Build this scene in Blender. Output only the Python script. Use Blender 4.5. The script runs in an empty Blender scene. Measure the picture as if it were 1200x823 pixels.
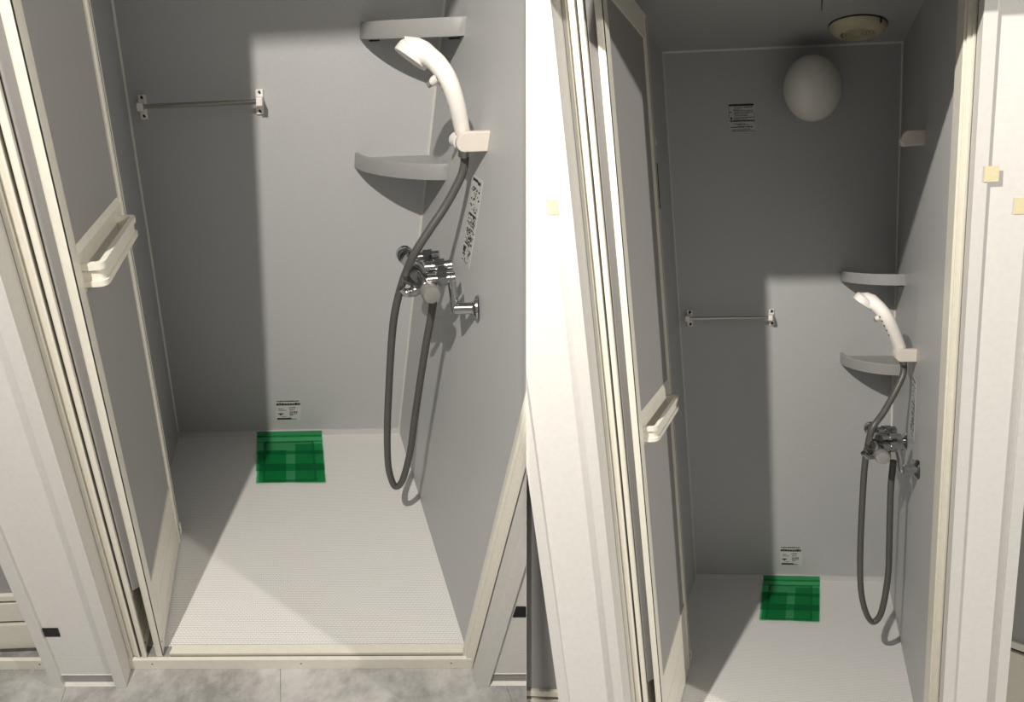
import bpy, bmesh, math, random
from mathutils import Vector, Matrix
random.seed(7)
scene = bpy.context.scene
COL = scene.collection

# ------------------------------------------------------------------ camera
CAM = Vector((0.0, 0.0, 1.45))
cam_d = bpy.data.cameras.new('camera')
cam = bpy.data.objects.new('camera', cam_d)
COL.objects.link(cam)
cam_d.sensor_fit = 'HORIZONTAL'
cam_d.sensor_width = 36.0
cam_d.lens = 36.0 * 700.0 / 1200.0
cam_d.clip_start = 0.02
RC = Matrix(((0.990676, 0.136239, 0.0), (-0.034023, 0.247399, -0.968316), (-0.131922, 0.959288, 0.249728)))
RC[0][2] = 0.0
cam.matrix_world = Matrix.Translation(CAM) @ RC.to_4x4()
scene.camera = cam

# ------------------------------------------------------------------ world, lamps, exposure
world = bpy.data.worlds.new('world')
scene.world = world
world.use_nodes = True
bg = world.node_tree.nodes['Background']
bg.inputs[0].default_value = (1.0, 0.96, 0.90, 1)      # light bounced around the corridor
bg.inputs[1].default_value = 0.30
scene.view_settings.view_transform = 'Standard'
scene.view_settings.look = 'None'
scene.view_settings.exposure = 0.0
scene.view_settings.gamma = 1.0
scene.view_settings.use_curve_mapping = False


class Booth:
    """One shower booth: x along the back wall, y into the booth, z up; the plan of the booth is oblique."""
    def __init__(s, origin, ax, ay, az, scale, side):
        s.s = scale
        s.o = CAM + (Vector(origin) - CAM) * scale
        s.ax, s.ay, s.az = Vector(ax) * scale, Vector(ay) * scale, Vector(az) * scale
        s.side = side

    def P(s, x, y=None, z=None):
        if y is None:
            x, y, z = x
        return s.o + s.ax * x + s.ay * y + s.az * z


BL = Booth((-0.98921, 1.165, 0.5075), (1.01066, -0.0694, -0.09888), (-0.30011, 1.05073, 0.30016), (0.30462, -0.32911, 0.93974), 1.20, 'left')
BR = Booth((0.15187, 1.2495, -0.09505), (0.95726, -0.10221, -0.10271), (0.55896, 1.06727, -0.11233), (0.0, 0.0, 1.01387), 0.86, 'right')
SEAM_N = (RC @ Vector((1.0, 0.0, 17.0 / 700.0))).normalized()       # normal of the seam plane that cuts the two booths apart


def spot(name, loc, target, watts, size, radius, blend=0.3, col=(1.0, 0.94, 0.85)):
    d = bpy.data.lights.new(name, 'SPOT')
    d.energy = watts
    d.spot_size = math.radians(size)
    d.spot_blend = blend
    d.shadow_soft_size = radius
    d.color = col
    o = bpy.data.objects.new(name, d)
    COL.objects.link(o)
    o.location = loc
    o.rotation_euler = (target - loc).to_track_quat('-Z', 'Y').to_euler()
    return o


LAMP_L, LAMP_R = BL.P(-0.19, -0.9, 2.4), BR.P(-0.19, -0.9, 2.4)
# own ceiling lamp per booth; half-space cone added to keep light off the other
spot('ceiling_lamp', LAMP_L, LAMP_L - Vector((0.9709, -0.2172, -0.1005)), 300, 180, 0.02, 0.0)
spot('ceiling_lamp', LAMP_R, LAMP_R + Vector((0.8564, -0.5150, -0.0361)), 200, 180, 0.015, 0.0)
LAMP_C = BL.P(3.1, -1.4, 2.3)                      # next lamp along the corridor, shared by both booths
spot('corridor_lamp', LAMP_C, Vector((0.1, 1.3, 0.6)), 500, 60, 0.05)


# ------------------------------------------------------------------ materials
def lin(c):
    return tuple(((v / 255.0) / 12.92 if v / 255.0 <= 0.04045 else ((v / 255.0 + 0.055) / 1.055) ** 2.4) for v in c)


def mat(name, rgb, rough=0.5, metal=0.0, noise=None, bump=None, spec=0.5, coat=0.0):
    m = bpy.data.materials.new(name)
    m.use_nodes = True
    nt = m.node_tree
    b = nt.nodes['Principled BSDF']
    b.inputs['Roughness'].default_value = rough
    b.inputs['Metallic'].default_value = metal
    b.inputs['Specular IOR Level'].default_value = spec
    b.inputs['Coat Weight'].default_value = coat
    b.inputs['Base Color'].default_value = (*rgb, 1)
    tc = nt.nodes.new('ShaderNodeTexCoord')
    if noise:
        sc, amt = noise
        n = nt.nodes.new('ShaderNodeTexNoise')
        n.inputs['Scale'].default_value = sc
        n.inputs['Detail'].default_value = 6
        nt.links.new(tc.outputs['Object'], n.inputs['Vector'])
        r = nt.nodes.new('ShaderNodeMapRange')
        r.inputs[1].default_value, r.inputs[2].default_value = 0.3, 0.7
        r.inputs[3].default_value, r.inputs[4].default_value = 1 - amt, 1 + amt
        nt.links.new(n.outputs['Fac'], r.inputs[0])
        x = nt.nodes.new('ShaderNodeVectorMath')
        x.operation = 'SCALE'
        x.inputs[0].default_value = rgb
        nt.links.new(r.outputs[0], x.inputs['Scale'])
        nt.links.new(x.outputs[0], b.inputs['Base Color'])
    if bump:
        sc, st = bump
        n = nt.nodes.new('ShaderNodeTexNoise')
        n.inputs['Scale'].default_value = sc
        n.inputs['Detail'].default_value = 2
        nt.links.new(tc.outputs['Object'], n.inputs['Vector'])
        bp = nt.nodes.new('ShaderNodeBump')
        bp.inputs['Strength'].default_value = st
        bp.inputs['Distance'].default_value = 0.002
        nt.links.new(n.outputs['Fac'], bp.inputs['Height'])
        nt.links.new(bp.outputs[0], b.inputs['Normal'])
    return m


M_WALL = mat('wall_panel', (0.45, 0.455, 0.46), 0.42, noise=(260, 0.05), bump=(500, 0.05))
M_CEIL = mat('ceiling_panel', (0.42, 0.42, 0.41), 0.5, noise=(260, 0.04))
M_CAULK = mat('caulk', (0.62, 0.61, 0.57), 0.5, noise=(80, 0.05))
M_PVC = mat('cream_profile', (0.69, 0.665, 0.585), 0.38, noise=(60, 0.03))
M_PIER = mat('white_laminate', (0.62, 0.61, 0.59), 0.45, noise=(90, 0.03), bump=(400, 0.03))
M_SLAB = mat('white_edge_board', (0.58, 0.57, 0.55), 0.5, noise=(90, 0.03))
M_DOORP = mat('frosted_grey_panel', (0.43, 0.42, 0.415), 0.55, noise=(240, 0.05), bump=(600, 0.08))
_nt = M_DOORP.node_tree
_tr = _nt.nodes.new('ShaderNodeBsdfTranslucent')
_tr.inputs[0].default_value = (0.62, 0.61, 0.60, 1)
_mx = _nt.nodes.new('ShaderNodeMixShader')
_mx.inputs[0].default_value = 0.35
_nt.links.new(_nt.nodes['Principled BSDF'].outputs[0], _mx.inputs[1])
_nt.links.new(_tr.outputs[0], _mx.inputs[2])
_nt.links.new(_mx.outputs[0], _nt.nodes['Material Output'].inputs[0])
M_DARK = mat('dark_seal', (0.008, 0.008, 0.008), 0.6, noise=(60, 0.1))
M_BLACK = mat('black_felt', (0.006, 0.006, 0.007), 0.9, noise=(300, 0.2))
M_TAPE = mat('cream_tape', lin((206, 196, 160)), 0.6, noise=(200, 0.05), bump=(300, 0.1))
M_SHELF = mat('grey_shelf_plastic', (0.30, 0.30, 0.295), 0.38, noise=(90, 0.03))
M_WHITE = mat('white_plastic', lin((238, 234, 229)), 0.3, noise=(60, 0.02))
M_BEIGE = mat('beige_plastic', lin((214, 206, 197)), 0.35, noise=(60, 0.02))
M_HOSE = mat('grey_hose', lin((80, 78, 76)), 0.42, noise=(120, 0.05))
M_CHROME = mat('chrome', (0.46, 0.46, 0.46), 0.14, 1.0, noise=(40, 0.04))
M_STEEL = mat('brushed_steel', (0.50, 0.48, 0.44), 0.3, 1.0, noise=(90, 0.05))
M_CAP = mat('frosted_cap', (0.34, 0.33, 0.31), 0.35, 0.5, noise=(60, 0.04))
M_PAPER = mat('label_paper', (0.52, 0.52, 0.50), 0.5, noise=(150, 0.03))
M_INK = mat('ink', (0.02, 0.02, 0.02), 0.6, noise=(150, 0.1))
M_INKG = mat('grey_ink', (0.15, 0.15, 0.15), 0.6, noise=(150, 0.1))
M_GLOBE = mat('opal_glass', lin((222, 220, 214)), 0.12, noise=(30, 0.02))
M_FAN = mat('fan_plastic', lin((196, 188, 160)), 0.5, noise=(60, 0.04))
M_KICK = mat('grey_kick_strip', (0.30, 0.295, 0.285), 0.6, noise=(120, 0.06))
M_SCREW = mat('screw_steel', (0.20, 0.19, 0.17), 0.4, 0.8, noise=(100, 0.1))
M_DRAIN = mat('drain_cover_grey', (0.42, 0.42, 0.41), 0.5, noise=(80, 0.05))


def floor_mat():
    m = mat('embossed_shower_floor', (0.73, 0.72, 0.71), 0.42)
    nt = m.node_tree
    b = nt.nodes['Principled BSDF']
    at = nt.nodes.new('ShaderNodeAttribute')
    at.attribute_name = 'plan'
    mp = nt.nodes.new('ShaderNodeMapping')
    mp.inputs['Scale'].default_value = (165, 165, 0)
    nt.links.new(at.outputs['Vector'], mp.inputs['Vector'])
    br = nt.nodes.new('ShaderNodeTexBrick')
    br.offset = 0.5
    br.inputs['Scale'].default_value = 1.0
    br.inputs['Mortar Size'].default_value = 0.09
    br.inputs['Mortar Smooth'].default_value = 0.6
    br.inputs['Brick Width'].default_value = 1.5
    br.inputs['Row Height'].default_value = 0.8
    nt.links.new(mp.outputs[0], br.inputs['Vector'])
    bp = nt.nodes.new('ShaderNodeBump')
    bp.invert = True
    bp.inputs['Strength'].default_value = 0.9
    bp.inputs['Distance'].default_value = 0.0015
    nt.links.new(br.outputs['Fac'], bp.inputs['Height'])
    nt.links.new(bp.outputs[0], b.inputs['Normal'])
    mx = nt.nodes.new('ShaderNodeMix')
    mx.data_type = 'RGBA'
    mx.inputs[6].default_value = (0.84, 0.83, 0.82, 1)
    mx.inputs[7].default_value = (0.54, 0.53, 0.52, 1)
    nt.links.new(br.outputs['Fac'], mx.inputs[0])
    nt.links.new(mx.outputs[2], b.inputs['Base Color'])
    return m


def concrete_mat(k):
    m = bpy.data.materials.new('concrete_look_tile')
    m.use_nodes = True
    nt = m.node_tree
    b = nt.nodes['Principled BSDF']
    b.inputs['Roughness'].default_value = 0.5
    tc = nt.nodes.new('ShaderNodeTexCoord')
    mp = nt.nodes.new('ShaderNodeMapping')
    mp.inputs['Location'].default_value = (k * 3.7, k * 1.3, 0)
    nt.links.new(tc.outputs['Object'], mp.inputs['Vector'])
    n1 = nt.nodes.new('ShaderNodeTexNoise')
    n1.inputs['Scale'].default_value = 19
    n1.inputs['Detail'].default_value = 9
    n1.inputs['Roughness'].default_value = 0.68
    n2 = nt.nodes.new('ShaderNodeTexNoise')
    n2.inputs['Scale'].default_value = 3.2
    n2.inputs['Detail'].default_value = 4
    for n in (n1, n2):
        nt.links.new(mp.outputs[0], n.inputs['Vector'])
    ad = nt.nodes.new('ShaderNodeMath')
    ad.operation = 'ADD'
    nt.links.new(n1.outputs['Fac'], ad.inputs[0])
    nt.links.new(n2.outputs['Fac'], ad.inputs[1])
    cr = nt.nodes.new('ShaderNodeValToRGB')
    cr.color_ramp.elements[0].position = 0.40
    cr.color_ramp.elements[0].color = (*[v * (0.20 + 0.02 * (k % 3)) for v in (1, .975, .945)], 1)
    cr.color_ramp.elements[1].position = 0.60
    cr.color_ramp.elements[1].color = (*[v * (0.47 + 0.03 * (k % 2)) for v in (1, .985, .965)], 1)
    half = nt.nodes.new('ShaderNodeMath')
    half.operation = 'MULTIPLY'
    half.inputs[1].default_value = 0.5
    nt.links.new(ad.outputs[0], half.inputs[0])
    nt.links.new(half.outputs[0], cr.inputs[0])
    nt.links.new(cr.outputs[0], b.inputs['Base Color'])
    return m


def tape_mat():
    m = bpy.data.materials.new('translucent_green_tape')
    m.use_nodes = True
    nt = m.node_tree
    b = nt.nodes['Principled BSDF']
    b.inputs['Roughness'].default_value = 0.35
    n = nt.nodes.new('ShaderNodeTexNoise')
    n.inputs['Scale'].default_value = 220
    r = nt.nodes.new('ShaderNodeValToRGB')
    r.color_ramp.elements[0].color = (0.01, 0.28, 0.11, 1)
    r.color_ramp.elements[1].color = (0.015, 0.34, 0.14, 1)
    nt.links.new(n.outputs['Fac'], r.inputs[0])
    nt.links.new(r.outputs[0], b.inputs['Base Color'])
    t = nt.nodes.new('ShaderNodeBsdfTransparent')
    t.inputs[0].default_value = (0.63, 0.90, 0.74, 1)
    mx = nt.nodes.new('ShaderNodeMixShader')
    mx.inputs[0].default_value = 0.14
    nt.links.new(t.outputs[0], mx.inputs[1])
    nt.links.new(b.outputs[0], mx.inputs[2])
    nt.links.new(mx.outputs[0], nt.nodes['Material Output'].inputs[0])
    return m


M_FLOOR = floor_mat()
M_TILES = [concrete_mat(k) for k in range(4)]
M_GREEN = tape_mat()


# ------------------------------------------------------------------ mesh helpers (all coordinates in world space until linked)
def box8(pts, bev=0.0, seg=2):
    bm = bmesh.new()
    v = [bm.verts.new(p) for p in pts]
    for f in ((0, 3, 2, 1), (4, 5, 6, 7), (0, 1, 5, 4), (1, 2, 6, 5), (2, 3, 7, 6), (3, 0, 4, 7)):
        bm.faces.new([v[i] for i in f])
    bmesh.ops.recalc_face_normals(bm, faces=bm.faces)
    if bev:
        bmesh.ops.bevel(bm, geom=list(bm.edges), offset=bev, segments=seg, profile=0.6, affect='EDGES')
    return bm


def pbox(B, x0, x1, y0, y1, z0, z1, bev=0.0, seg=2):
    return box8([B.P(x0, y0, z0), B.P(x1, y0, z0), B.P(x1, y1, z0), B.P(x0, y1, z0),
                 B.P(x0, y0, z1), B.P(x1, y0, z1), B.P(x1, y1, z1), B.P(x0, y1, z1)], bev * B.s, seg)


def prism(B, poly, axis, a0, a1, bev=0.0):
    """poly: 2-D outline in the two other booth axes, extruded along axis from a0 to a1."""
    def pt(q, a):
        c = list(q)
        c.insert('xyz'.index(axis), a)
        return B.P(c)
    bm = bmesh.new()
    lo = [bm.verts.new(pt(q, a0)) for q in poly]
    hi = [bm.verts.new(pt(q, a1)) for q in poly]
    n = len(poly)
    bm.faces.new(lo)
    bm.faces.new(hi[::-1])
    for i in range(n):
        bm.faces.new((lo[i], hi[i], hi[(i + 1) % n], lo[(i + 1) % n]))
    bmesh.ops.recalc_face_normals(bm, faces=bm.faces)
    if bev:
        ed = [e for e in bm.edges if len({v in lo for v in e.verts}) == 1]
        bmesh.ops.bevel(bm, geom=ed, offset=bev * B.s, segments=2, profile=0.6, affect='EDGES')
    return bm


def smooth_path(pts, k=6):
    """Catmull-Rom through world points."""
    out = []
    n = len(pts)
    for i in range(n - 1):
        p0, p1, p2, p3 = pts[max(i - 1, 0)], pts[i], pts[i + 1], pts[min(i + 2, n - 1)]
        for j in range(k):
            t = j / k
            out.append(0.5 * ((2 * p1) + (p2 - p0) * t + (2 * p0 - 5 * p1 + 4 * p2 - p3) * t * t + (3 * p1 - p0 - 3 * p2 + p3) * t ** 3))
    out.append(pts[-1].copy())
    return out


def tube(path, rad, n=16, rib=None):
    """Round tube along world points; rad is a number or a list."""
    bm = bmesh.new()
    rs = rad if isinstance(rad, (list, tuple)) else [rad] * len(path)
    up = None
    rings = []
    for i, p in enumerate(path):
        d = (path[min(i + 1, len(path) - 1)] - path[max(i - 1, 0)]).normalized()
        if up is None:
            up = d.orthogonal().normalized()
        up = (up - d * up.dot(d)).normalized()
        s = d.cross(up)
        rings.append([bm.verts.new(p + (up * math.cos(a) + s * math.sin(a)) * rs[i]) for a in [2 * math.pi * k / n for k in range(n)]])
    for a, b in zip(rings, rings[1:]):
        for k in range(n):
            bm.faces.new((a[k], a[(k + 1) % n], b[(k + 1) % n], b[k]))
    bm.faces.new(rings[0][::-1])
    bm.faces.new(rings[-1])
    bmesh.ops.recalc_face_normals(bm, faces=bm.faces)
    return bm


def lathe(c, d, prof, n=32):
    """prof: (distance along d, radius) pairs from centre c."""
    d = d.normalized()
    return tube_profile([c + d * h for h, r in prof], [r for h, r in prof], d, n)


def tube_profile(cs, rs, d, n):
    bm = bmesh.new()
    up = d.orthogonal().normalized()
    s = d.cross(up)
    rings = []
    for c, r in zip(cs, rs):
        rings.append([bm.verts.new(c + (up * math.cos(a) + s * math.sin(a)) * max(r, 1e-4)) for a in [2 * math.pi * k / n for k in range(n)]])
    for a, b in zip(rings, rings[1:]):
        for k in range(n):
            bm.faces.new((a[k], a[(k + 1) % n], b[(k + 1) % n], b[k]))
    bm.faces.new(rings[0][::-1])
    bm.faces.new(rings[-1])
    bmesh.ops.recalc_face_normals(bm, faces=bm.faces)
    return bm


def plan_disc(B, cx, cy, prof, n=40):
    """Turned shape about a vertical booth axis; prof: (z, radius)."""
    bm = bmesh.new()
    rings = [[bm.verts.new(B.P(cx + r * math.cos(2 * math.pi * k / n), cy + r * math.sin(2 * math.pi * k / n), z)) for k in range(n)] for z, r in prof]
    for a, b in zip(rings, rings[1:]):
        for k in range(n):
            bm.faces.new((a[k], a[(k + 1) % n], b[(k + 1) % n], b[k]))
    bm.faces.new(rings[0][::-1])
    bm.faces.new(rings[-1])
    bmesh.ops.recalc_face_normals(bm, faces=bm.faces)
    return bm


def merge(*bms):
    out = bmesh.new()
    for b in bms:
        me = bpy.data.meshes.new('t')
        b.to_mesh(me)
        b.free()
        out.from_mesh(me)
        bpy.data.meshes.remove(me)
    return out


def clip(B, bm):
    """End the built place at the seam plane between the two booths."""
    n = SEAM_N if B.side == 'left' else -SEAM_N
    co = CAM - n * (0.0004 if B.side == 'left' else 0.0)
    bmesh.ops.bisect_plane(bm, geom=list(bm.verts) + list(bm.edges) + list(bm.faces), plane_co=co, plane_no=n, clear_outer=True)
    ed = [e for e in bm.edges if e.is_boundary]
    if ed:
        bmesh.ops.holes_fill(bm, edges=ed, sides=0)
    return bm


def link(name, bm, m, parent=None, smooth=False, origin=None, booth=None):
    if booth is not None:
        clip(booth, bm)
        if not bm.verts:
            bm.free()
            return None
    if parent is not None:
        org = ORG[parent.name]
    elif origin is not None:
        org = origin
    else:
        lo = [min(v.co[i] for v in bm.verts) for i in range(3)]
        hi = [max(v.co[i] for v in bm.verts) for i in range(3)]
        org = Vector(((lo[0] + hi[0]) / 2, (lo[1] + hi[1]) / 2, lo[2]))
    for v in bm.verts:
        v.co -= org
    me = bpy.data.meshes.new(name)
    bm.to_mesh(me)
    bm.free()
    if smooth:
        for p in me.polygons:
            p.use_smooth = True
        try:
            me.set_sharp_from_angle(angle=math.radians(40))
        except Exception:
            pass
    me.materials.append(m)
    o = bpy.data.objects.new(name, me)
    COL.objects.link(o)
    ORG[o.name] = org.copy()
    if parent is not None:
        o.parent = parent
    else:
        o.location = org
    return o


ORG = {}


def tag(o, label, cat, group=None, kind=None):
    o['label'] = label
    o['category'] = cat
    if group:
        o['group'] = group
    if kind:
        o['kind'] = kind
    return o


def thing(name, loc, label, cat, group=None, kind=None):
    o = bpy.data.objects.new(name, None)
    o.empty_display_size = 0.05
    COL.objects.link(o)
    o.location = loc
    ORG[o.name] = Vector(loc)
    return tag(o, label, cat, group, kind)


def struct(name, bm, m, label, cat, B=None):
    o = link(name, bm, m, booth=B)
    return tag(o, label, cat, kind='structure') if o else None


# ------------------------------------------------------------------ the booth shell
D, H = 0.869, 2.011


def shell(B):
    w = 'left steep-view booth' if B.side == 'left' else 'right tall-view booth'
    struct('wall_back', pbox(B, -0.02, 0.82, D, D + 0.02, -0.04, H + 0.02), M_WALL, 'grey panel back wall of the ' + w, 'wall', B)
    struct('wall_right', pbox(B, 0.80, 0.82, 0.055, D, -0.04, H + 0.02), M_WALL, 'grey panel side wall carrying the shower in the ' + w, 'wall', B)
    struct('wall_left', pbox(B, -0.02, 0.0, 0.08, D, -0.04, H + 0.02), M_WALL, 'grey panel wall behind the folded door of the ' + w, 'wall', B)
    fl = pbox(B, -0.02, 0.82, 0.074, D, -0.04, 0.0)
    fl = clip(B, fl)
    la = fl.verts.layers.float_vector.new('plan')
    inv = Matrix((B.ax, B.ay, B.az)).transposed().inverted()
    for v in fl.verts:
        v[la] = inv @ (v.co - B.o)
    o = link('floor', fl, M_FLOOR)
    tag(o, 'white finely embossed shower floor of the ' + w, 'floor', kind='structure')
    # ceiling in two panels with a narrow joint
    c = struct('ceiling', pbox(B, -0.02, 0.527, 0.03, D + 0.02, H, H + 0.02), M_CEIL, 'grey panel ceiling of the ' + w, 'ceiling', B)
    if c:
        link('ceiling_panel', pbox(B, 0.530, 0.82, 0.03, D + 0.02, H, H + 0.02), M_CEIL, c, booth=B)
        link('ceiling_panel', pbox(B, 0.526, 0.531, 0.565, D + 0.02, H, H + 0.015), M_CEIL, c, booth=B)
        link('joint_strip', pbox(B, 0.524, 0.533, 0.03, D, H + 0.02, H + 0.024), M_DARK, c, booth=B)
    # overhang above the door row
    struct('wall_front', pbox(B, -0.60, 1.6, -0.14, -0.09, 1.901, 2.45), M_PIER, 'white fascia above the doorway of the ' + w, 'wall', B)
    struct('trim_1', pbox(B, -0.60, 1.6, -0.05, 0.09, 1.985, 2.45), M_PVC, 'cream door head of the ' + w, 'trim', B)
    # sealant beads in the corners
    struct('trim_2', prism(B, [(0.0, D), (0.0, D - 0.005), (0.005, D)], 'z', 0.018, H), M_CAULK, 'pale sealant bead in the far left corner of the ' + w, 'trim', B)
    struct('trim_3', prism(B, [(0.8, D), (0.795, D), (0.8, D - 0.005)], 'z', 0.018, H), M_CAULK, 'pale sealant bead in the far right corner of the ' + w, 'trim', B)
    if B.side == 'right':
        struct('trim_4', prism(B, [(D, H), (D - 0.006, H), (D, H - 0.005)], 'x', 0.0, 0.8), M_CAULK, 'pale sealant bead along the top of the back wall of the ' + w, 'trim', B)
    struct('baseboard_back', prism(B, [(D, 0.0), (D - 0.012, 0.0), (D - 0.008, 0.018), (D, 0.018)], 'x', 0.0, 0.8), M_FLOOR, 'white upstand of the shower floor below the back wall of the ' + w, 'baseboard', B)
    # sill
    s = thing('trim_5', B.P(0.4, 0.05, -0.035), 'cream aluminium door sill at the front of the ' + w, 'sill', kind='structure')
    link('sill_front', pbox(B, 0.010, 0.812, 0.043, 0.052, -0.035, 0.002, 0.001), M_PVC, s, booth=B)
    link('sill_gap', pbox(B, 0.02, 0.80, 0.0525, 0.056, -0.035, -0.003), M_DARK, s, booth=B)
    link('sill_inner', prism(B, [(0.105, 0.056), (0.799, 0.056), (0.799, 0.077), (0.112, 0.077)], 'z', -0.02, 0.008, 0.001), M_PVC, s, booth=B)
    link('sill_channel', pbox(B, 0.02, 0.107, 0.053, 0.077, -0.02, 0.001), M_KICK, s, booth=B)
    for x in (0.065, 0.415, 0.761):
        link('screw', lathe(B.P(x, 0.043, -0.013), -B.ay, [(-0.002, 0.0028), (0.0006, 0.0028)], 10), M_SCREW, s, booth=B)


def pier(B, side):
    w = 'left steep-view booth' if B.side == 'left' else 'right tall-view booth'
    if side == 'left':
        xa, xb = -0.163, 0.010
        nm = 'wall_left'
    else:
        xa, xb = 0.810, 0.960
        nm = 'wall_right'
    t = thing(nm, B.P((xa + xb) / 2, 0.02, -0.035), 'white laminate partition %s of the doorway of the %s' % (side, w), 'partition', kind='structure')
    zt = 2.45
    tl = 0.026
    link('edge_board', pbox(B, xa, xa + tl, 0.0, 0.036, -0.035, zt, 0.0012), M_SLAB, t, booth=B)
    link('edge_board', pbox(B, xb - tl, xb, 0.0, 0.049 if side == 'left' else 0.036, -0.035, zt, 0.0012), M_SLAB, t, booth=B)
    link('front_panel', pbox(B, xa + tl, xb - tl, 0.008, 0.034, 0.0815, zt), M_PIER, t, booth=B)
    link('base_panel', pbox(B, xa + tl, xb - tl, 0.008, 0.034, 0.008, 0.080), M_PIER, t, booth=B)
    link('kick_strip', pbox(B, xa + tl, xb - tl, 0.011, 0.030, -0.031, 0.006), M_KICK, t, booth=B)
    link('floor_bead', prism(B, [(0.004, -0.035), (0.011, -0.029), (0.013, -0.035)], 'x', xa + tl, xb - tl), M_CAULK, t, booth=B)
    link('panel_rim', pbox(B, xa + tl, xb - tl, 0.0065, 0.016, 0.005, 0.008), M_PIER, t, booth=B)
    # core that closes the partition behind the boards
    link('core', pbox(B, xa + 0.004, xb - 0.006, 0.036, 0.09, -0.035, zt), M_SLAB, t, booth=B)
    # aluminium jamb
    if side == 'left':
        j = [('jamb', 0.0105, 0.0185, 0.0475, 0.085, M_PVC), ('jamb', 0.0185, 0.031, 0.054, 0.085, M_PVC), ('jamb', 0.031, 0.0365, 0.0475, 0.085, M_PVC),
             ('jamb_seal', 0.0365, 0.0415, 0.060, 0.085, M_DARK)]
    else:
        yb = 0.062 if B.side == 'left' else 0.108
        j = [('jamb', 0.789, 0.812, 0.050, yb, M_PVC), ('jamb', 0.794, 0.812, 0.044, 0.050, M_PVC), ('jamb', 0.8035, 0.810, 0.040, 0.044, M_PVC)]
    for n, x0, x1, y0, y1, m in j:
        link(n, pbox(B, x0, x1, y0, y1, -0.005, 2.0, 0.0012 if m is M_PVC else 0), m, t, booth=B)
    return t


# ------------------------------------------------------------------ folding doors
class Leaf:
    """Leaf frame: s along the leaf, t out of its visible face, z up."""
    def __init__(l, B, x0, y0, x1, y1):
        l.B = B
        l.p0 = (x0, y0)
        L = math.hypot(x1 - x0, y1 - y0)
        l.L = L
        l.d = ((x1 - x0) / L, (y1 - y0) / L)
        l.n = (l.d[1], -l.d[0])
        l.s = B.s

    def P(l, s, t=None, z=None):
        if t is None:
            s, t, z = s
        return l.B.P(l.p0[0] + l.d[0] * s + l.n[0] * t, l.p0[1] + l.d[1] * s + l.n[1] * t, z)


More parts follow.
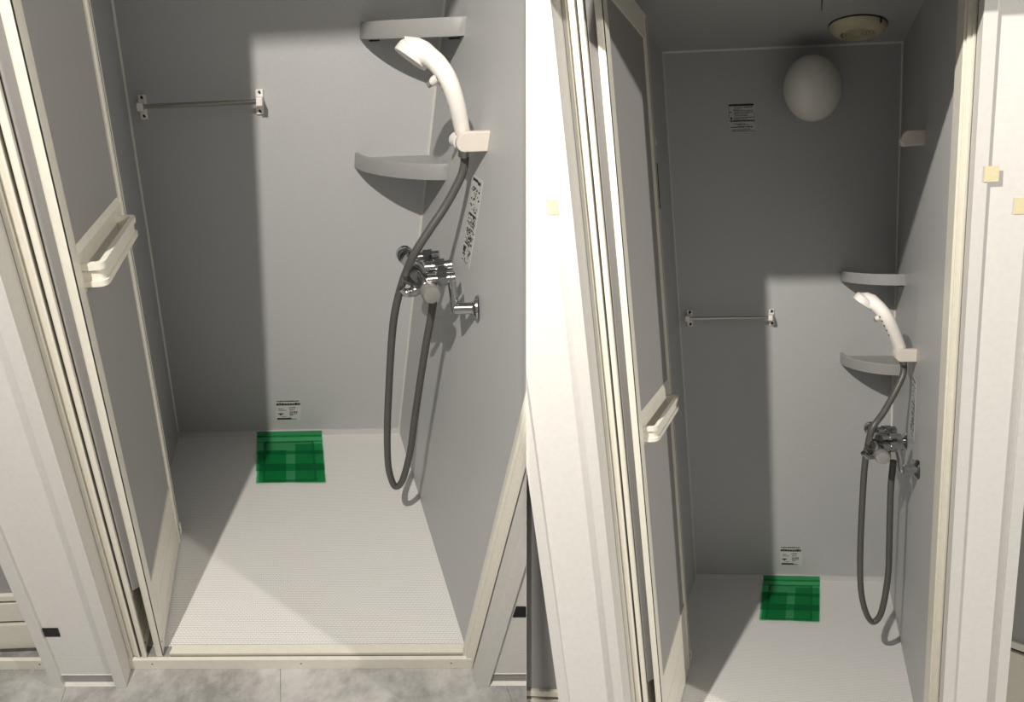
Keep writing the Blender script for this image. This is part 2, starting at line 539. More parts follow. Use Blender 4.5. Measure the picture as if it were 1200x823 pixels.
def leaf_parts(B, F, door, zr, rail, grip=False, catch=False, th=0.022, zt=1.968, near=0.034, flush=False):
    """Stiles, rails, boards and frosted panel of one leaf; the visible face is t = 0."""
    L = F.L
    for a, b in ((0.0, near), (L - 0.028, L)):
        link('stile', pbox(F, a, b, -th, 0.0, 0.004, zt, min(0.004, th * 0.3), 3), M_PVC, door, booth=B, smooth=True)
        link('glazing_bead', pbox(F, b if a == 0 else a - 0.004, b + 0.004 if a == 0 else a, -0.006, -0.002, zr, zt - 0.06, 0.001), M_PVC, door, booth=B)
    if near > 0.03:
        link('seal_strip', pbox(F, 0.0006, 0.0024, -0.0012, 0.0006, 0.01, zt - 0.01), M_DARK, door, booth=B)
    link('seal_strip', pbox(F, L - 0.0145, L - 0.0130, -0.002, 0.0006, 0.01, zt - 0.01), M_DARK, door, booth=B)
    link('top_rail', pbox(F, near, L - 0.028, -th + 0.003, -0.002, zt - 0.062, zt, 0.002), M_PVC, door, booth=B)
    link('frosted_panel', pbox(F, near, L - 0.028, -0.0060 if flush else -0.0095, -0.0015 if flush else -0.0060, zr - 0.01, zt - 0.06), M_DOORP, door, booth=B)
    h = zr - 0.012
    link('board_groove', pbox(F, near, L - 0.028, -th + 0.005, -0.006, 0.008, h), M_DARK, door, booth=B)
    for z0, z1 in ((0.006, 0.25 * h), (0.25 * h + 0.003, 0.60 * h), (0.60 * h + 0.003, h)):
        link('bottom_board', pbox(F, near, L - 0.028, -th + 0.004, -0.003, z0, z1, 0.0015), M_PVC, door, booth=B)
    link('board_rim', pbox(F, near, L - 0.028, -th + 0.003, -0.001, h + 0.001, zr, 0.001), M_PVC, door, booth=B)
    if rail:
        link('middle_rail', prism(F, [(-0.014, rail[0]), (-0.001, rail[0]), (-0.001, rail[1] - 0.012), (-0.006, rail[1]), (-0.014, rail[1])], 'x', 0.032, L - 0.026), M_PVC, door, booth=B)
    for s in (0.012, L - 0.010):
        link('screw', lathe(F.P(s, -0.0005, 0.045), F.P(0, 1, 0) - F.P(0, 0, 0), [(-0.002, 0.003), (0.0012, 0.003)], 10), M_SCREW, door, booth=B)
    if grip:
        za, zb = rail[0] + 0.009, rail[0] + 0.047
        path = [(0.034, -0.001), (0.034, 0.012)]
        path += [(0.047 - 0.013 * math.cos(q), 0.020 + 0.013 * math.sin(q)) for q in [math.pi / 2 * k / 6 for k in range(7)]]
        path += [(0.272 + 0.011 * math.sin(q), 0.022 + 0.011 * math.cos(q)) for q in [math.pi / 2 * k / 6 for k in range(7)]]
        path += [(0.283, 0.012), (0.283, -0.001)]

        def ribbon(z0, z1, w0, w1):
            bm = bmesh.new()
            ri = []
            cs, ct = 0.131, 0.012
            for i, (s, t) in enumerate(path):
                a = path[max(i - 1, 0)]
                b = path[min(i + 1, len(path) - 1)]
                dx, dy = b[0] - a[0], b[1] - a[1]
                q = math.hypot(dx, dy)
                nx, ny = -dy / q, dx / q
                ri.append([bm.verts.new(F.P(s + nx * w, t + ny * w, z)) for w, z in ((w0, z0), (w1, z0), (w1, z1), (w0, z1))])
            for a, b in zip(ri, ri[1:]):
                for k in range(4):
                    bm.faces.new((a[k], a[(k + 1) % 4], b[(k + 1) % 4], b[k]))
            bm.faces.new(ri[0][::-1])
            bm.faces.new(ri[-1])
            bmesh.ops.recalc_face_normals(bm, faces=bm.faces)
            return bm
        g = link('handle', ribbon(za + 0.004, zb - 0.004, -0.006, -0.002), M_PVC, door, True, booth=B)
        link('handle_rim', ribbon(zb - 0.011, zb, -0.007, 0.0025), M_PVC, g, True, booth=B)
        link('handle_rim', ribbon(za, za + 0.009, -0.007, 0.0025), M_PVC, g, True, booth=B)
    if catch:
        link('guide_bracket', pbox(F, L - 0.006, L + 0.010, -0.016, 0.002, 0.018, 0.055, 0.002), M_PVC, door, booth=B)
        link('guide_pin', pbox(F, L - 0.002, L + 0.006, -0.012, -0.003, 0.0, 0.02, 0.001), M_PVC, door, booth=B)
        link('catch', pbox(F, L - 0.002, L + 0.014, -0.010, 0.0, 1.655, 1.672, 0.001), M_PVC, door, booth=B)
        link('catch_plate', pbox(F, L - 0.004, L + 0.004, -0.012, 0.001, 1.49, 1.61, 0.001), M_DARK, door, booth=B)


def folded_door(B, zr, rail):
    w = 'left steep-view booth' if B.side == 'left' else 'right tall-view booth'
    d = thing('door_1', B.P(0.07, 0.22, 0.0), 'cream framed bifold door with frosted panels, folded open at the left of the ' + w, 'door', kind='structure')
    F2 = Leaf(B, 0.0915, 0.05, 0.082, 0.404)
    leaf_parts(B, F2, d, zr, rail, True, True, th=0.0165)
    # jamb-side leaf, seen edge-on beside the jamb
    F1 = Leaf(B, 0.0535, 0.0475, 0.040, 0.400)
    leaf_parts(B, F1, d, zr, (rail[0], rail[1] - 0.01), th=0.0115, near=0.010, flush=True)
    # added strip: shows lit grey where the gap between leaves would render black
    link('added_gap_strip', prism(B, [(0.0525, 0.060), (0.0555, 0.057), (0.0745, 0.072), (0.0725, 0.076)], 'z', zr + 0.01, 1.96), M_DOORP, d, booth=B)
    return d


def neighbour_door(B, name, F, label, zr=0.205):
    d = thing(name, F.P(F.L / 2, 0, 0), label, 'door', kind='structure')
    L = F.L
    link('frosted_panel', pbox(F, 0.0, L, -0.012, -0.008, zr - 0.01, 1.95), M_DOORP, d, booth=B)
    link('board_rim', pbox(F, 0.0, L, -0.020, 0.0, zr - 0.018, zr, 0.0015), M_PVC, d, booth=B)
    link('board_groove', pbox(F, 0.0, L, -0.020, -0.012, 0.0, zr - 0.010), M_DARK, d, booth=B)
    for z0, z1 in ((0.004, 0.096), (0.110, zr - 0.031)):
        link('bottom_board', pbox(F, 0.0, L, -0.020, -0.003, z0, z1, 0.0015), M_PVC, d, booth=B)
    return d


# ------------------------------------------------------------------ fittings
def towel_bar(B):
    w = 'left' if B.side == 'left' else 'right'
    t = thing('towel_bar', B.P(0.195, D, 1.09), 'steel towel bar between two white brackets on the back wall, %s booth' % w, 'towel bar', 'towel bars on the back walls')
    yr = D - 0.035
    link('rod', tube([B.P(0.042, yr, 1.108), B.P(0.345, yr, 1.108)], 0.0058 * B.s, 16), M_STEEL, t, True, booth=B)
    for x in (0.041, 0.347):
        b = link('bracket', pbox(B, x - 0.010, x + 0.010, D - 0.006, D, 1.074, 1.134, 0.002), M_WHITE, t, booth=B)
        link('arm', pbox(B, x - 0.008, x + 0.008, yr - 0.010, D - 0.005, 1.098, 1.118, 0.003), M_WHITE, b, booth=B)
        for z in (1.127, 1.082):
            link('screw', lathe(B.P(x + 0.001, D - 0.006, z), -B.ay, [(-0.002, 0.0048), (0.001, 0.0048)], 12), M_DARK, b, booth=B)


def corner_shelf(B, z0, z1, label):
    t = thing('corner_shelf', B.P(0.75, 0.82, z0), label, 'shelf', 'corner shelves in the shower booths')
    n = 1.75
    arc = []
    for k in range(17):
        a = math.pi / 2 * k / 16
        arc.append((0.8 - 0.2 * math.cos(a) ** (2 / n), D - 0.185 * math.sin(a) ** (2 / n)))
    inn = []
    for k in range(17):
        a = math.pi / 2 * k / 16
        inn.append((0.8 - 0.190 * math.cos(a) ** (2 / n), D - 0.175 * math.sin(a) ** (2 / n)))
    bm = bmesh.new()
    rows = [[bm.verts.new(B.P(x, y, z)) for x, y in pl] for pl, z in ((inn, z0 + 0.002), (arc, z0 + 0.004), (arc, z1 - 0.003), ([((a[0] * 3 + b[0]) / 4, (a[1] * 3 + b[1]) / 4) for a, b in zip(arc, inn)], z1), (inn, z1 - 0.001), (inn, z0 + 0.026))]
    for a, b in zip(rows, rows[1:]):
        for k in range(16):
            bm.faces.new((a[k], a[k + 1], b[k + 1], b[k]))
    link('rim', bm, M_SHELF, t, True, booth=B)
    link('tray', prism(B, inn + [(0.8, D)], 'z', z0 + 0.004, z0 + 0.028), M_SHELF, t, booth=B)
    for x, y in ((0.635, 0.861), (0.79, 0.72)):
        link('wall_clip', pbox(B, x - 0.012, x + 0.012, y - 0.006, y + 0.006, z0 - 0.003, z0 + 0.008, 0.001), M_DARK, t, booth=B)


def printed_label(B, name, pos, rows, label, cat, marks=None):
    """pos(u, v, h): u, v in metres across the label from its top-left, h out of the wall."""
    w_, h_ = rows['size']
    t = thing(name, pos(w_ / 2, h_, 0), label, cat)
    link('label_sheet', box8([pos(0, 0, 0), pos(w_, 0, 0), pos(w_, h_, 0), pos(0, h_, 0), pos(0, 0, .0006), pos(w_, 0, .0006), pos(w_, h_, .0006), pos(0, h_, .0006)]), M_PAPER, t, booth=B)

    def ink(rects, m, nm):
        bm = bmesh.new()
        for u0, v0, u1, v1 in rects:
            vs = [bm.verts.new(pos(u * w_, v * h_, 0.0009)) for u, v in ((u0, v0), (u1, v0), (u1, v1), (u0, v1))]
            bm.faces.new(vs)
        bmesh.ops.recalc_face_normals(bm, faces=bm.faces)
        o = link(nm, bm, m, t, booth=B)
        if o:
            o['kind'] = 'stuff'
    ink(rows['bold'], M_INK, 'bold_print')
    ink(rows['fine'], M_INKG if rows.get('soft') else M_INK, 'fine_print')


def dashes(u0, u1, v0, v1, rnd, lo=0.02, hi=0.09, gap=0.016):
    out = []
    u = u0
    while u < u1 - 0.01:
        e = min(u + rnd.uniform(lo, hi), u1)
        out.append((u, v0 + rnd.uniform(0, 0.25) * (v1 - v0), e, v1))
        u = e + gap
    return out


def labels(B):
    w = 'left' if B.side == 'left' else 'right'
    r = random.Random(3)
    # small notice low on the back wall
    fine, bold = [], []
    bold += dashes(0.03, 0.93, 0.02, 0.09, r, .04, .1) + dashes(0.02, 0.97, 0.14, 0.27, r, .05, .12, .012)
    fine += dashes(0.10, 0.32, 0.42, 0.46, r) + dashes(0.08, 0.40, 0.50, 0.53, r) + dashes(0.52, 0.80, 0.36, 0.41, r) + dashes(0.54, 0.74, 0.48, 0.52, r) + dashes(0.54, 0.86, 0.58, 0.64, r) + dashes(0.54, 0.84, 0.67, 0.72, r) + dashes(0.56, 0.70, 0.75, 0.79, r)
    bold += [(0.08, 0.66, 0.30, 0.71), (0.15, 0.71, 0.23, 0.76), (0.04, 0.90, 0.62, 0.985)]
    fine += dashes(0.2, 0.42, 0.81, 0.84, r) + dashes(0.64, 0.82, 0.94, 0.98, r)
    for o in range(1):
        printed_label(B, 'notice_label', lambda u, v, h: B.P(0.360 + u, D - h, 0.150 - v), dict(size=(0.088, 0.086), bold=bold, fine=fine),
                      'small white printed notice just above the green taped drain, %s booth' % w, 'label')
    # narrow instruction sheet on the right wall
    r = random.Random(11)
    bold, fine = [], []
    bold += [(0.0, 0.02, 0.55, 0.05), (0.55, 0.03, 0.85, 0.065)]
    for v0, v1, k in ((0.10, 0.24, 26), (0.28, 0.36, 12), (0.40, 0.54, 38), (0.56, 0.76, 70), (0.79, 0.84, 14), (0.84, 0.97, 22)):
        for i in range(k):
            u = r.uniform(0.04, 0.86)
            v = r.uniform(v0, v1)
            (bold if r.random() < .75 else fine).append((u, v, u + r.uniform(0.04, 0.16), v + r.uniform(0.008, 0.022)))
    bold += [(0.05, 0.80, 0.33, 0.87), (0.1, 0.40, 0.9, 0.425)]
    printed_label(B, 'instruction_sheet', lambda u, v, h: B.P(0.8 - h, 0.492 - u, 0.985 - v), dict(size=(0.058, 0.187), bold=bold, fine=fine, soft=True),
                  'tall narrow instruction sheet with dark print on the side wall above the faucet, %s booth' % w, 'label')
    if B.side == 'right':
        r = random.Random(5)
        bold = [(0.0, 0.0, 0.94, 0.07), (0.05, 0.46, 0.11, 0.56), (0.03, 0.26, 0.10, 0.30), (0.0, 0.0, 0.012, 0.5), (0.95, 0.3, 0.962, 0.75)]
        fine = []
        for v, a, b in ((0.10, .2, .9), (0.165, .17, .45), (0.22, .17, .95), (0.28, .2, .9), (0.34, .17, .75), (0.40, .2, .7), (0.465, .17, .98), (0.52, .17, .7), (0.60, .02, .97), (0.69, .15, .6), (0.73, .3, .75), (0.90, .08, .8), (0.955, .05, .98)):
            fine += dashes(a, b, v, v + 0.028, r, .03, .12, .014)
        bold += dashes(.02, .97, .575, .615, r, .08, .2, .01) + dashes(.04, .9, .80, .845, r, .04, .1, .02)
        printed_label(B, 'safety_notice', lambda u, v, h: B.P(0.218 + u, D - h, 1.840 - v), dict(size=(0.091, 0.089), bold=bold, fine=fine),
                      'square white notice of dense black print high on the wall left of the globe lamp', 'label')


def shower_hook(B, z, label):
    t = thing('shower_holder', B.P(0.8, 0.452, z - 0.02), label, 'holder', 'hand shower holders on the side walls')
    hh = 0.0185
    poly = [(0.8, z - hh), (0.8, z + hh)]
    cx = 0.738 + hh
    for k in range(13):
        a = math.pi / 2 + math.pi * k / 12
        poly.append((cx + hh * math.cos(a), z + hh * math.sin(a)))
    # front cheek and rear cradle
    link('front_cheek', prism(B, poly, 'y', 0.436, 0.452, 0.002), M_BEIGE, t, booth=B)
    poly2 = [(x if x > 0.79 else x - 0.006, zz) for x, zz in poly]
    link('cradle', prism(B, [(0.8, z - 0.014), (0.8, z + 0.010)] + [(0.751 + 0.014 * math.cos(math.pi / 2 + math.pi * k / 10), z - 0.002 + 0.014 * math.sin(math.pi / 2 + math.pi * k / 10)) for k in range(11)], 'y', 0.4525, 0.490, 0.002), M_WHITE, t, booth=B)
    return t


def hand_shower(B):
    w = 'left' if B.side == 'left' else 'right'
    t = thing('hand_shower', B.P(0.762, 0.472, 1.06), 'white curved hand shower resting in its wall holder, %s of the two hand showers' % w, 'shower head', 'white hand showers')
    s = B.s
    c = [(0.7562, 0.468, 1.0759), (0.7352, 0.456, 1.1259), (0.7134, 0.452, 1.168), (0.6948, 0.462, 1.1937), (0.682, 0.475, 1.2062)]
    path = smooth_path([B.P(*p) for p in c], 6)
    n = len(path)
    fc, nv = Vector((0.6483, 0.503, 1.2037)), Vector((0.56, 0.0, 0.83)).normalized()
    e1 = Vector((0, 1, 0))
    e2 = nv.cross(e1)

    def turned(prof, k=40):
        bm = bmesh.new()
        rings = [[bm.verts.new(B.P(*(fc + nv * h + (e1 * math.cos(2 * math.pi * i / k) + e2 * math.sin(2 * math.pi * i / k)) * r))) for i in range(k)] for h, r in prof]
        for p, q in zip(rings, rings[1:]):
            for i in range(k):
                bm.faces.new((p[i], p[(i + 1) % k], q[(i + 1) % k], q[i]))
        bm.faces.new(rings[0][::-1])
        bm.faces.new(rings[-1])
        bmesh.ops.recalc_face_normals(bm, faces=bm.faces)
        return bm
    # one lofted surface: grip, neck and head back
    sec = []
    for i, p in enumerate(path):
        d = (path[min(i + 1, n - 1)] - path[max(i - 1, 0)]).normalized()
        sec.append((p, d, (0.0152 + 0.0030 * math.sin(i / (n - 1) * math.pi / 2)) * s))
    rad = [q[2] for q in sec]
    nw = (B.P(-nv.x, 0, -nv.z) - B.P(0, 0, 0)).normalized()
    d0 = sec[-1][1]
    for f, pt, r in ((0.28, (0.6735, 0.484, 1.2125), 0.0215), (0.55, (0.6685, 0.491, 1.2155), 0.0262), (0.8, (0.6655, 0.496, 1.2180), 0.0305), (0.95, (0.6632, 0.500, 1.2205), 0.0330)):
        sec.append((B.P(*pt), d0.lerp(nw, f).normalized(), r * s))
    bm = bmesh.new()
    up = sec[0][1].orthogonal().normalized()
    rings = []
    for p, d, r in sec:
        up = (up - d * up.dot(d)).normalized()
        sd = d.cross(up)
        rings.append([bm.verts.new(p + (up * math.cos(2 * math.pi * i / 28) + sd * math.sin(2 * math.pi * i / 28)) * r) for i in range(28)])
    for p, q in zip(rings, rings[1:]):
        for i in range(28):
            bm.faces.new((p[i], p[(i + 1) % 28], q[(i + 1) % 28], q[i]))
    bm.faces.new(rings[0][::-1])
    bm.faces.new(rings[-1])
    bmesh.ops.recalc_face_normals(bm, faces=bm.faces)
    link('handle', bm, M_WHITE, t, True, booth=B)
    link('head', turned([(0.0, 0.0345), (0.001, 0.036), (0.004, 0.0362), (0.016, 0.0350), (0.0215, 0.0320), (0.0245, 0.026), (0.025, 0.008)]), M_WHITE, t, True, booth=B)
    link('spray_plate', turned([(0.001, 0.033), (-0.0008, 0.032), (-0.0012, 0.001)], 36), M_BEIGE, t, True, booth=B)
    b0, b1 = B.P(0.700, 0.452, 1.180), B.P(0.685, 0.462, 1.166)
    bt = link('stop_button', tube([b0, b0.lerp(b1, .8), b1], [0.0085 * s, 0.0085 * s, 0.007 * s], 20), M_WHITE, t, True, booth=B)
    link('button_tip', tube([b1, b1 + (b1 - b0) * 0.35], 0.0055 * s, 16), M_CAP, bt, True, booth=B)
    # nut and collar below the handle
    link('collar', tube([B.P(0.7565, 0.4682, 1.0755), B.P(0.765, 0.476, 1.050)], 0.0125 * s, 20), M_HOSE, t, True, booth=B)
    link('hose_nut', tube([B.P(0.764, 0.475, 1.056), B.P(0.768, 0.478, 1.026)], 0.011 * s, 10), M_CAP, t, booth=B)
    # worn dark lettering along the grip
    bm = bmesh.new()
    for k in range(5):
        i = 6 + 2 * k
        p, q = path[i], path[i + 1]
        d = (q - p).normalized()
        out = ((B.P(-1, -0.25, 0) - B.P(0, 0, 0)).normalized())
        out = (out - d * out.dot(d)).normalized()
        side = d.cross(out)
        e = p + out * (rad[i] + 0.0006)
        wd = 0.0022 * s
        vs = [bm.verts.new(e + d * a + side * b) for a, b in ((0, -wd), (0.006 * s, -wd), (0.0055 * s, wd), (0.0005 * s, wd))]
        bm.faces.new(vs)
    link('grip_print', bm, M_INK, t, booth=B)






def shower_hose(B, pts):
    w = 'left' if B.side == 'left' else 'right'
    path = smooth_path([B.P(*p) for p in pts], 8)
    o = link('shower_hose', tube(path, 0.0088 * B.s, 14), M_HOSE, None, True, booth=B)
    tag(o, 'grey flexible hose looping from the faucet up to the hand shower, %s booth' % w, 'hose', 'grey shower hoses')


def faucet(B):
    w = 'left' if B.side == 'left' else 'right'
    s = B.s
    t = thing('shower_faucet', B.P(0.72, 0.43, 0.76), 'chrome two-arm shower mixer on the side wall, %s of the two faucets' % w, 'faucet', 'chrome shower mixers')
    P = B.P
    for y, z in ((0.345, 0.748), (0.556, 0.746)):
        e = link('escutcheon', lathe(P(0.8, y, z), -B.ax, [(0.0, 0.027 * s), (0.004 * s, 0.027 * s), (0.008 * s, 0.022 * s), (0.012 * s, 0.013 * s)], 32), M_CHROME, t, True, booth=B)
    link('inlet_arm', tube([P(0.795, 0.345, 0.748), P(0.752, 0.345, 0.748)], 0.0125 * s, 20), M_CHROME, t, True, booth=B)
    link('inlet_crank', tube(smooth_path([P(0.754, 0.345, 0.740), P(0.750, 0.348, 0.758), P(0.745, 0.362, 0.790), P(0.742, 0.370, 0.812)], 4), 0.0085 * s, 16), M_CHROME, t, True, booth=B)
    link('inlet_arm', tube([P(0.795, 0.556, 0.746), P(0.750, 0.540, 0.760), P(0.744, 0.520, 0.800)], 0.011 * s, 20), M_CHROME, t, True, booth=B)
    # horizontal branches from the inlets to the body
    for y, z in ((0.372, 0.806), (0.400, 0.822), (0.500, 0.806)):
        br = link('branch_pipe', tube([P(0.752, y, z), P(0.695, y - 0.004, z - 0.002)], 0.0125 * s, 20), M_CHROME, t, True, booth=B)
        link('branch_nut', tube([P(0.736, y, z), P(0.716, y - 0.002, z - 0.001)], 0.0165 * s, 6), M_CHROME, br, booth=B)
    # mixer body parallel to the wall, with knobs at both ends
    a, b = P(0.694, 0.350, 0.789), P(0.683, 0.520, 0.798)
    d = (b - a)
    L = d.length
    link('mixer_body', lathe(a, d, [(0, 0.014 * s), (0.004 * s, 0.018 * s), (L * .28, 0.018 * s), (L * .3, 0.021 * s), (L * .62, 0.021 * s), (L * .64, 0.0175 * s), (L * .98, 0.0175 * s), (L, 0.015 * s)], 32), M_CHROME, t, True, booth=B)
    link('front_knob', lathe(a, -d, [(-0.004 * s, 0.016 * s), (0.002 * s, 0.019 * s), (0.020 * s, 0.0195 * s), (0.027 * s, 0.017 * s), (0.029 * s, 0.010 * s)], 28), M_CAP, t, True, booth=B)
    k = link('rear_knob', lathe(b, d, [(-0.004 * s, 0.016 * s), (0.002 * s, 0.020 * s), (0.022 * s, 0.020 * s), (0.026 * s, 0.017 * s)], 28), M_CHROME, t, True, booth=B)
    # diverter spout under the body
    link('diverter', tube(smooth_path([P(0.690, 0.395, 0.778), P(0.672, 0.388, 0.770), P(0.655, 0.380, 0.772), P(0.643, 0.376, 0.784)], 4), [0.012 * s] * 5 + [0.010 * s] * 4 + [0.007 * s] * 4, 16), M_CHROME, t, True, booth=B)
    link('lever', box8([P(0.650, 0.400, 0.786), P(0.694, 0.360, 0.779), P(0.690, 0.415, 0.779), P(0.655, 0.43, 0.786), P(0.650, 0.400, 0.792), P(0.694, 0.360, 0.787), P(0.690, 0.415, 0.787), P(0.655, 0.43, 0.792)], 0.002 * s), M_CHROME, t, booth=B)
    link('hose_outlet', tube([P(0.712, 0.405, 0.800), P(0.715, 0.408, 0.762), P(0.717, 0.410, 0.745)], [0.013 * s, 0.013 * s, 0.011 * s], 12), M_CHROME, t, True, booth=B)


def green_drain(B):
    w = 'left' if B.side == 'left' else 'right'
    t = thing('drain_cover', B.P(0.402, 0.722, 0), 'square floor drain cover hidden under the green tape, %s booth' % w, 'drain')
    link('cover_plate', pbox(B, 0.322, 0.482, 0.632, 0.812, 0.0, 0.006, 0.002), M_DRAIN, t, booth=B)
    fr = merge(*[pbox(B, x0, x1, y0, y1, 0.0, 0.003) for x0, x1, y0, y1 in ((0.314, 0.322, 0.624, 0.82), (0.482, 0.490, 0.624, 0.82), (0.322, 0.482, 0.624, 0.632), (0.322, 0.482, 0.812, 0.82))])
    link('cover_rim', fr, M_INKG, t, booth=B)
    g = thing('green_tape', B.P(0.402, 0.74, 0.007), 'translucent green tape strips covering the floor drain, %s booth' % w, 'tape', 'green tape patches over the drains')
    x0, x1 = 0.290, 0.520
    z = 0.0065
    k = 0

    def strip(poly, zz):
        link('tape_strip', prism(B, poly, 'z', zz, zz + 0.0003), M_GREEN, g, booth=B)
    strip([(0.288, 0.816), (0.521, 0.813), (0.521, 0.850), (0.289, 0.850)], z)             # row by the wall
    strip([(0.289, 0.752), (0.520, 0.748), (0.520, 0.820), (0.289, 0.818)], z + 0.0006)
    strip([(0.290, 0.668), (0.518, 0.668), (0.519, 0.766), (0.290, 0.768)], z + 0.0012)
    strip([(0.300, 0.616), (0.516, 0.612), (0.517, 0.700), (0.302, 0.702)], z + 0.0018)
    strip([(0.292, 0.613), (0.390, 0.616), (0.392, 0.770), (0.296, 0.770)], z + 0.0024)     # uprights
    strip([(0.420, 0.614), (0.515, 0.613), (0.518, 0.800), (0.424, 0.800)], z + 0.0030)
    # the strip lapping up the wall base
    bm = box8([B.P(x, D - 0.0122 - h, zz) if zz < .01 else B.P(x, D - 0.0084 - h, zz) for h in (0.0, 0.0004) for x, zz in ((0.288, 0.001), (0.522, 0.001), (0.522, 0.0185), (0.288, 0.0185))])
    link('tape_strip', bm, M_GREEN, g, booth=B)
    strip([(0.288, 0.848), (0.522, 0.848), (0.522, 0.857), (0.288, 0.857)], 0.0015)


def globe_lamp(B):
    t = thing('globe_lamp', B.P(0.503, 0.84, 1.76), 'round white opal globe lamp on the dark back wall near the ceiling', 'lamp')
    link('wall_rose', lathe(B.P(0.503, D, 1.862), -B.ay, [(0, 0.06 * B.s), (0.018 * B.s, 0.058 * B.s), (0.02 * B.s, 0.05 * B.s)], 32), M_WHITE, t, True, booth=B)
    bm = bmesh.new()
    bmesh.ops.create_uvsphere(bm, u_segments=48, v_segments=32, radius=1.0)
    for v in bm.verts:
        v.co = B.P(0.503 + v.co.x * 0.0955, 0.778 + v.co.y * 0.088, 1.860 + v.co.z * 0.0985)
    link('globe', bm, M_GLOBE, t, True, booth=B)


def vent_fan(B):
    t = thing('ventilation_fan', B.P(0.638, 0.690, H - 0.03), 'round cream ceiling ventilator with slotted centre, beside the globe lamp', 'vent')
    cx, cy = 0.638, 0.690
    link('cover', plan_disc(B, cx, cy, [(H, 0.084), (H - 0.004, 0.086), (H - 0.013, 0.083), (H - 0.022, 0.072), (H - 0.027, 0.056), (H - 0.027, 0.052), (H - 0.012, 0.051)]), M_FAN, t, True, booth=B)
    link('shadow_gap', plan_disc(B, cx, cy, [(H, 0.0875), (H - 0.0035, 0.0875)]), M_DARK, t, True, booth=B)
    link('throat', plan_disc(B, cx, cy, [(H - 0.0125, 0.0505), (H - 0.014, 0.0505)]), M_DARK, t, booth=B)
    for r in (0.044, 0.034, 0.024):
        link('grille_ring', plan_disc(B, cx, cy, [(H - 0.019, r), (H - 0.024, r), (H - 0.024, r - 0.004), (H - 0.019, r - 0.004), (H - 0.019, r)]), M_FAN, t, True, booth=B)
    link('hub', plan_disc(B, cx, cy, [(H - 0.014, 0.012), (H - 0.026, 0.011), (H - 0.027, 0.006)]), M_FAN, t, True, booth=B)
    for k in range(6):
        a = math.pi * k / 3 + 0.3
        c, s_ = math.cos(a), math.sin(a)
        w_ = 0.0018
        q = [(cx + c * r - s_ * o, cy + s_ * r + c * o) for r, o in ((0.010, -w_), (0.051, -w_), (0.051, w_), (0.010, w_))]
        link('spoke', prism(B, q, 'z', H - 0.024, H - 0.016), M_FAN, t, booth=B)
    link('latch', pbox(B, cx + 0.058, cx + 0.063, cy - 0.066, cy - 0.058, H - 0.016, H - 0.003), M_DARK, t, booth=B)


def patch(B, name, x0, x1, z0, z1, y, m, label, cat, th=0.0012, group=None):
    j = random.Random(int(x0 * 1000))
    e = lambda: j.uniform(-0.001, 0.001)
    pts = [(x0 + e(), z0 + e()), (x1 + e(), z0 + e()), (x1 + e(), z1 + e()), (x0 + e(), z1 + e())]
    o = link(name, prism(B, pts, 'y', y - th, y), m, booth=B)
    if o:
        tag(o, label, cat, group)


# ------------------------------------------------------------------ build
for B in (BL, BR):
    shell(B)
    pier(B, 'left')
    pier(B, 'right')

# corridor floor: concrete-look tiles, each its own piece
def corridor(B, label):
    base = pbox(B, -1.6, 2.2, -1.6, 0.3, -0.060, -0.0385)
    f = struct('floor', base, M_DARK, label, 'floor', B)
    k = 0
    for xs in ((-1.55, -1.05), (-1.05, -0.55), (-0.55, -0.134), (-0.134, 0.366), (0.366, 0.876), (0.876, 1.376), (1.376, 1.876)):
        for ys in ((-1.5, -0.9), (-0.9, -0.3), (-0.3, 0.25)):
            link('floor_tile', pbox(B, xs[0] + .0004, xs[1] - .0004, ys[0] + .0004, ys[1] - .0004, -0.0385, -0.035), M_TILES[k % 4], f, booth=B)
            k += 1
        k += 1


corridor(BL, 'grey concrete-look tiled corridor floor in front of the left booth')
corridor(BR, 'grey concrete-look tiled corridor floor in front of the right booth')

folded_door(BL, 0.228, (0.925, 0.997))
folded_door(BR, 0.258, (0.930, 1.010))
neighbour_door(BL, 'door_2', Leaf(BL, -0.70, 0.055, -0.170, 0.072), 'closed door of the neighbouring booth beyond the left partition, left booth')
neighbour_door(BR, 'door_2', Leaf(BR, -0.70, 0.060, -0.168, 0.060), 'closed door of the neighbouring booth beyond the left partition, right booth', 0.222)
neighbour_door(BR, 'door_3', Leaf(BR, 0.968, 0.100, 1.20, -0.02), 'half folded grey door of the next booth at the right edge', 0.40)
sl = thing('trim_6', BL.P(-0.4, 0.05, -0.035), 'cream sill of the neighbouring booth at the far left', 'sill', kind='structure')
link('sill_front', pbox(BL, -0.9, -0.166, 0.043, 0.052, -0.035, 0.002, 0.001), M_PVC, sl, booth=BL)
link('screw', lathe(BL.P(-0.205, 0.043, -0.012), -BL.ay, [(-0.002, 0.0028), (0.0006, 0.0028)], 10), M_SCREW, sl, booth=BL)

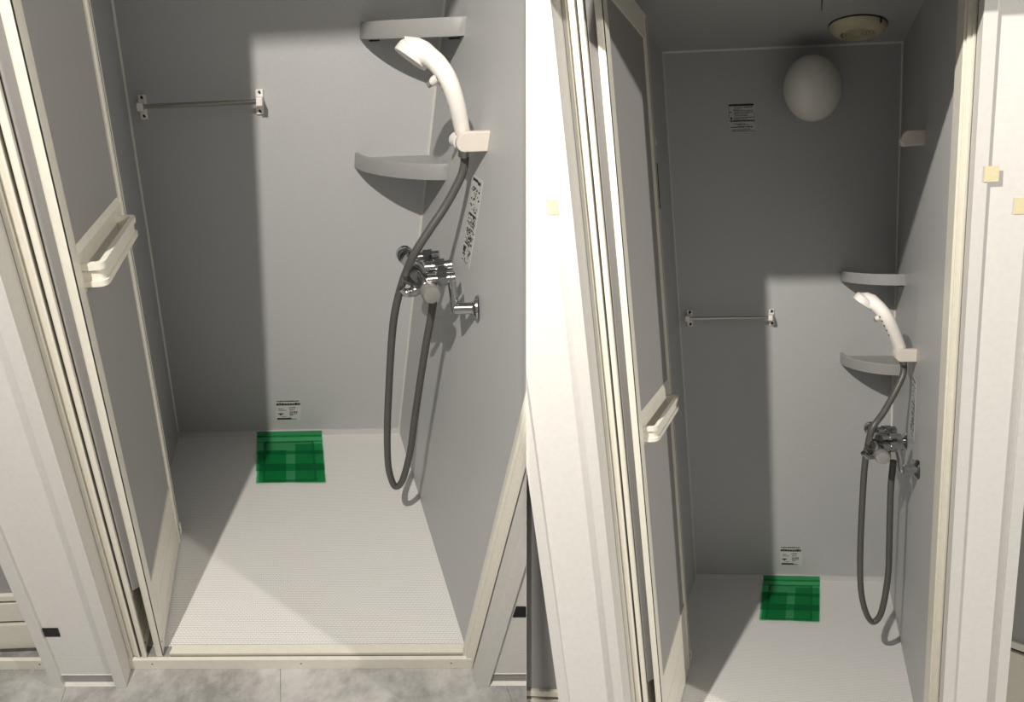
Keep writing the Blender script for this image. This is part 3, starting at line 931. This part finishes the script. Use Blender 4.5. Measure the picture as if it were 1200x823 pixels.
for B in (BL, BR):
    w = 'left' if B.side == 'left' else 'right'
    towel_bar(B)
    corner_shelf(B, 1.232, 1.272, 'upper grey corner shelf of the %s booth, behind the hand shower' % w)
    corner_shelf(B, 0.926, 0.968, 'lower grey corner shelf of the %s booth, below the hand shower' % w)
    labels(B)
    hand_shower(B)
    shower_hook(B, 1.061, 'beige wall holder gripping the hand shower in the %s booth' % w)
    faucet(B)
    green_drain(B)
shower_hook(BR, 1.657, 'empty beige upper hand shower holder on the dark side wall, right booth')
HOSES = {'left': [(0.7712, 0.478, 1.0266), (0.7677, 0.472, 0.9909), (0.739, 0.455, 0.9351), (0.7043, 0.435, 0.8881), (0.6738, 0.42, 0.8402), (0.6581, 0.43, 0.7759), (0.6472, 0.43, 0.7032), (0.6455, 0.43, 0.6256), (0.6474, 0.425, 0.509), (0.6517, 0.42, 0.3816), (0.6612, 0.42, 0.2671), (0.6737, 0.42, 0.206), (0.6901, 0.42, 0.1727), (0.7064, 0.42, 0.199), (0.7168, 0.42, 0.2952), (0.7181, 0.42, 0.407), (0.7187, 0.415, 0.5138), (0.7206, 0.412, 0.6222), (0.7235, 0.41, 0.6958), (0.7232, 0.408, 0.7429)], 'right': [(0.7694, 0.478, 1.0273), (0.7667, 0.47, 0.9925), (0.7383, 0.455, 0.9358), (0.7067, 0.435, 0.8864), (0.6732, 0.42, 0.8407), (0.6602, 0.43, 0.7707), (0.6535, 0.43, 0.7062), (0.6496, 0.43, 0.6204), (0.646, 0.43, 0.5026), (0.6445, 0.425, 0.3845), (0.6481, 0.42, 0.2886), (0.663, 0.42, 0.2126), (0.6857, 0.42, 0.1714), (0.7099, 0.42, 0.1947), (0.7247, 0.42, 0.2654), (0.7332, 0.42, 0.3592), (0.7327, 0.415, 0.4538), (0.7318, 0.412, 0.5735), (0.7318, 0.41, 0.6604), (0.7368, 0.408, 0.7452)]}
for B in (BL, BR):
    shower_hose(B, HOSES[B.side])
globe_lamp(BR)
vent_fan(BR)

patch(BL, 'felt_pad', -0.139, -0.104, 0.155, 0.184, 0.008, M_BLACK, 'black rectangular pad low on the partition left of the left booth', 'pad', 0.002, 'black pads on the partitions')
patch(BL, 'felt_pad', 0.846, 0.884, 0.213, 0.246, 0.008, M_BLACK, 'black rectangular pad on the partition right of the left booth', 'pad', 0.002, 'black pads on the partitions')
patch(BR, 'tape_piece', -0.047, -0.023, 1.473, 1.503, 0.008, M_TAPE, 'cream tape piece on the partition left of the right booth', 'tape', 0.0012, 'cream tape pieces on the white partitions')
patch(BR, 'tape_piece', 0.829, 0.857, 1.514, 1.543, -0.0005, M_TAPE, 'cream tape piece at the panel edge right of the doorway, upper of two', 'tape', 0.0012, 'cream tape pieces on the white partitions')
patch(BR, 'tape_piece', 0.892, 0.925, 1.453, 1.484, 0.008, M_TAPE, 'cream tape piece cut by the right edge of the picture, lower of two', 'tape', 0.0012, 'cream tape pieces on the white partitions')

# added sheet along the seam: closes the cut walls and blocks stray light
fwd = Vector((0, 1, 0))
fwd = (fwd - SEAM_N * fwd.dot(SEAM_N)).normalized()
upv = SEAM_N.cross(fwd).normalized()
if upv.z < 0:
    upv = -upv
q = [CAM + fwd * a + upv * b - SEAM_N * c for c in (0.0006, 0.0001) for a, b in ((1.10, -1.7), (2.8, -1.7), (2.8, 1.2), (1.10, 1.2))]
dv = box8(q)
tag(link('seam_light_baffle', dv, M_PIER), 'added thin white sheet on the seam, closing cut walls and blocking stray light', 'wall', kind='structure')
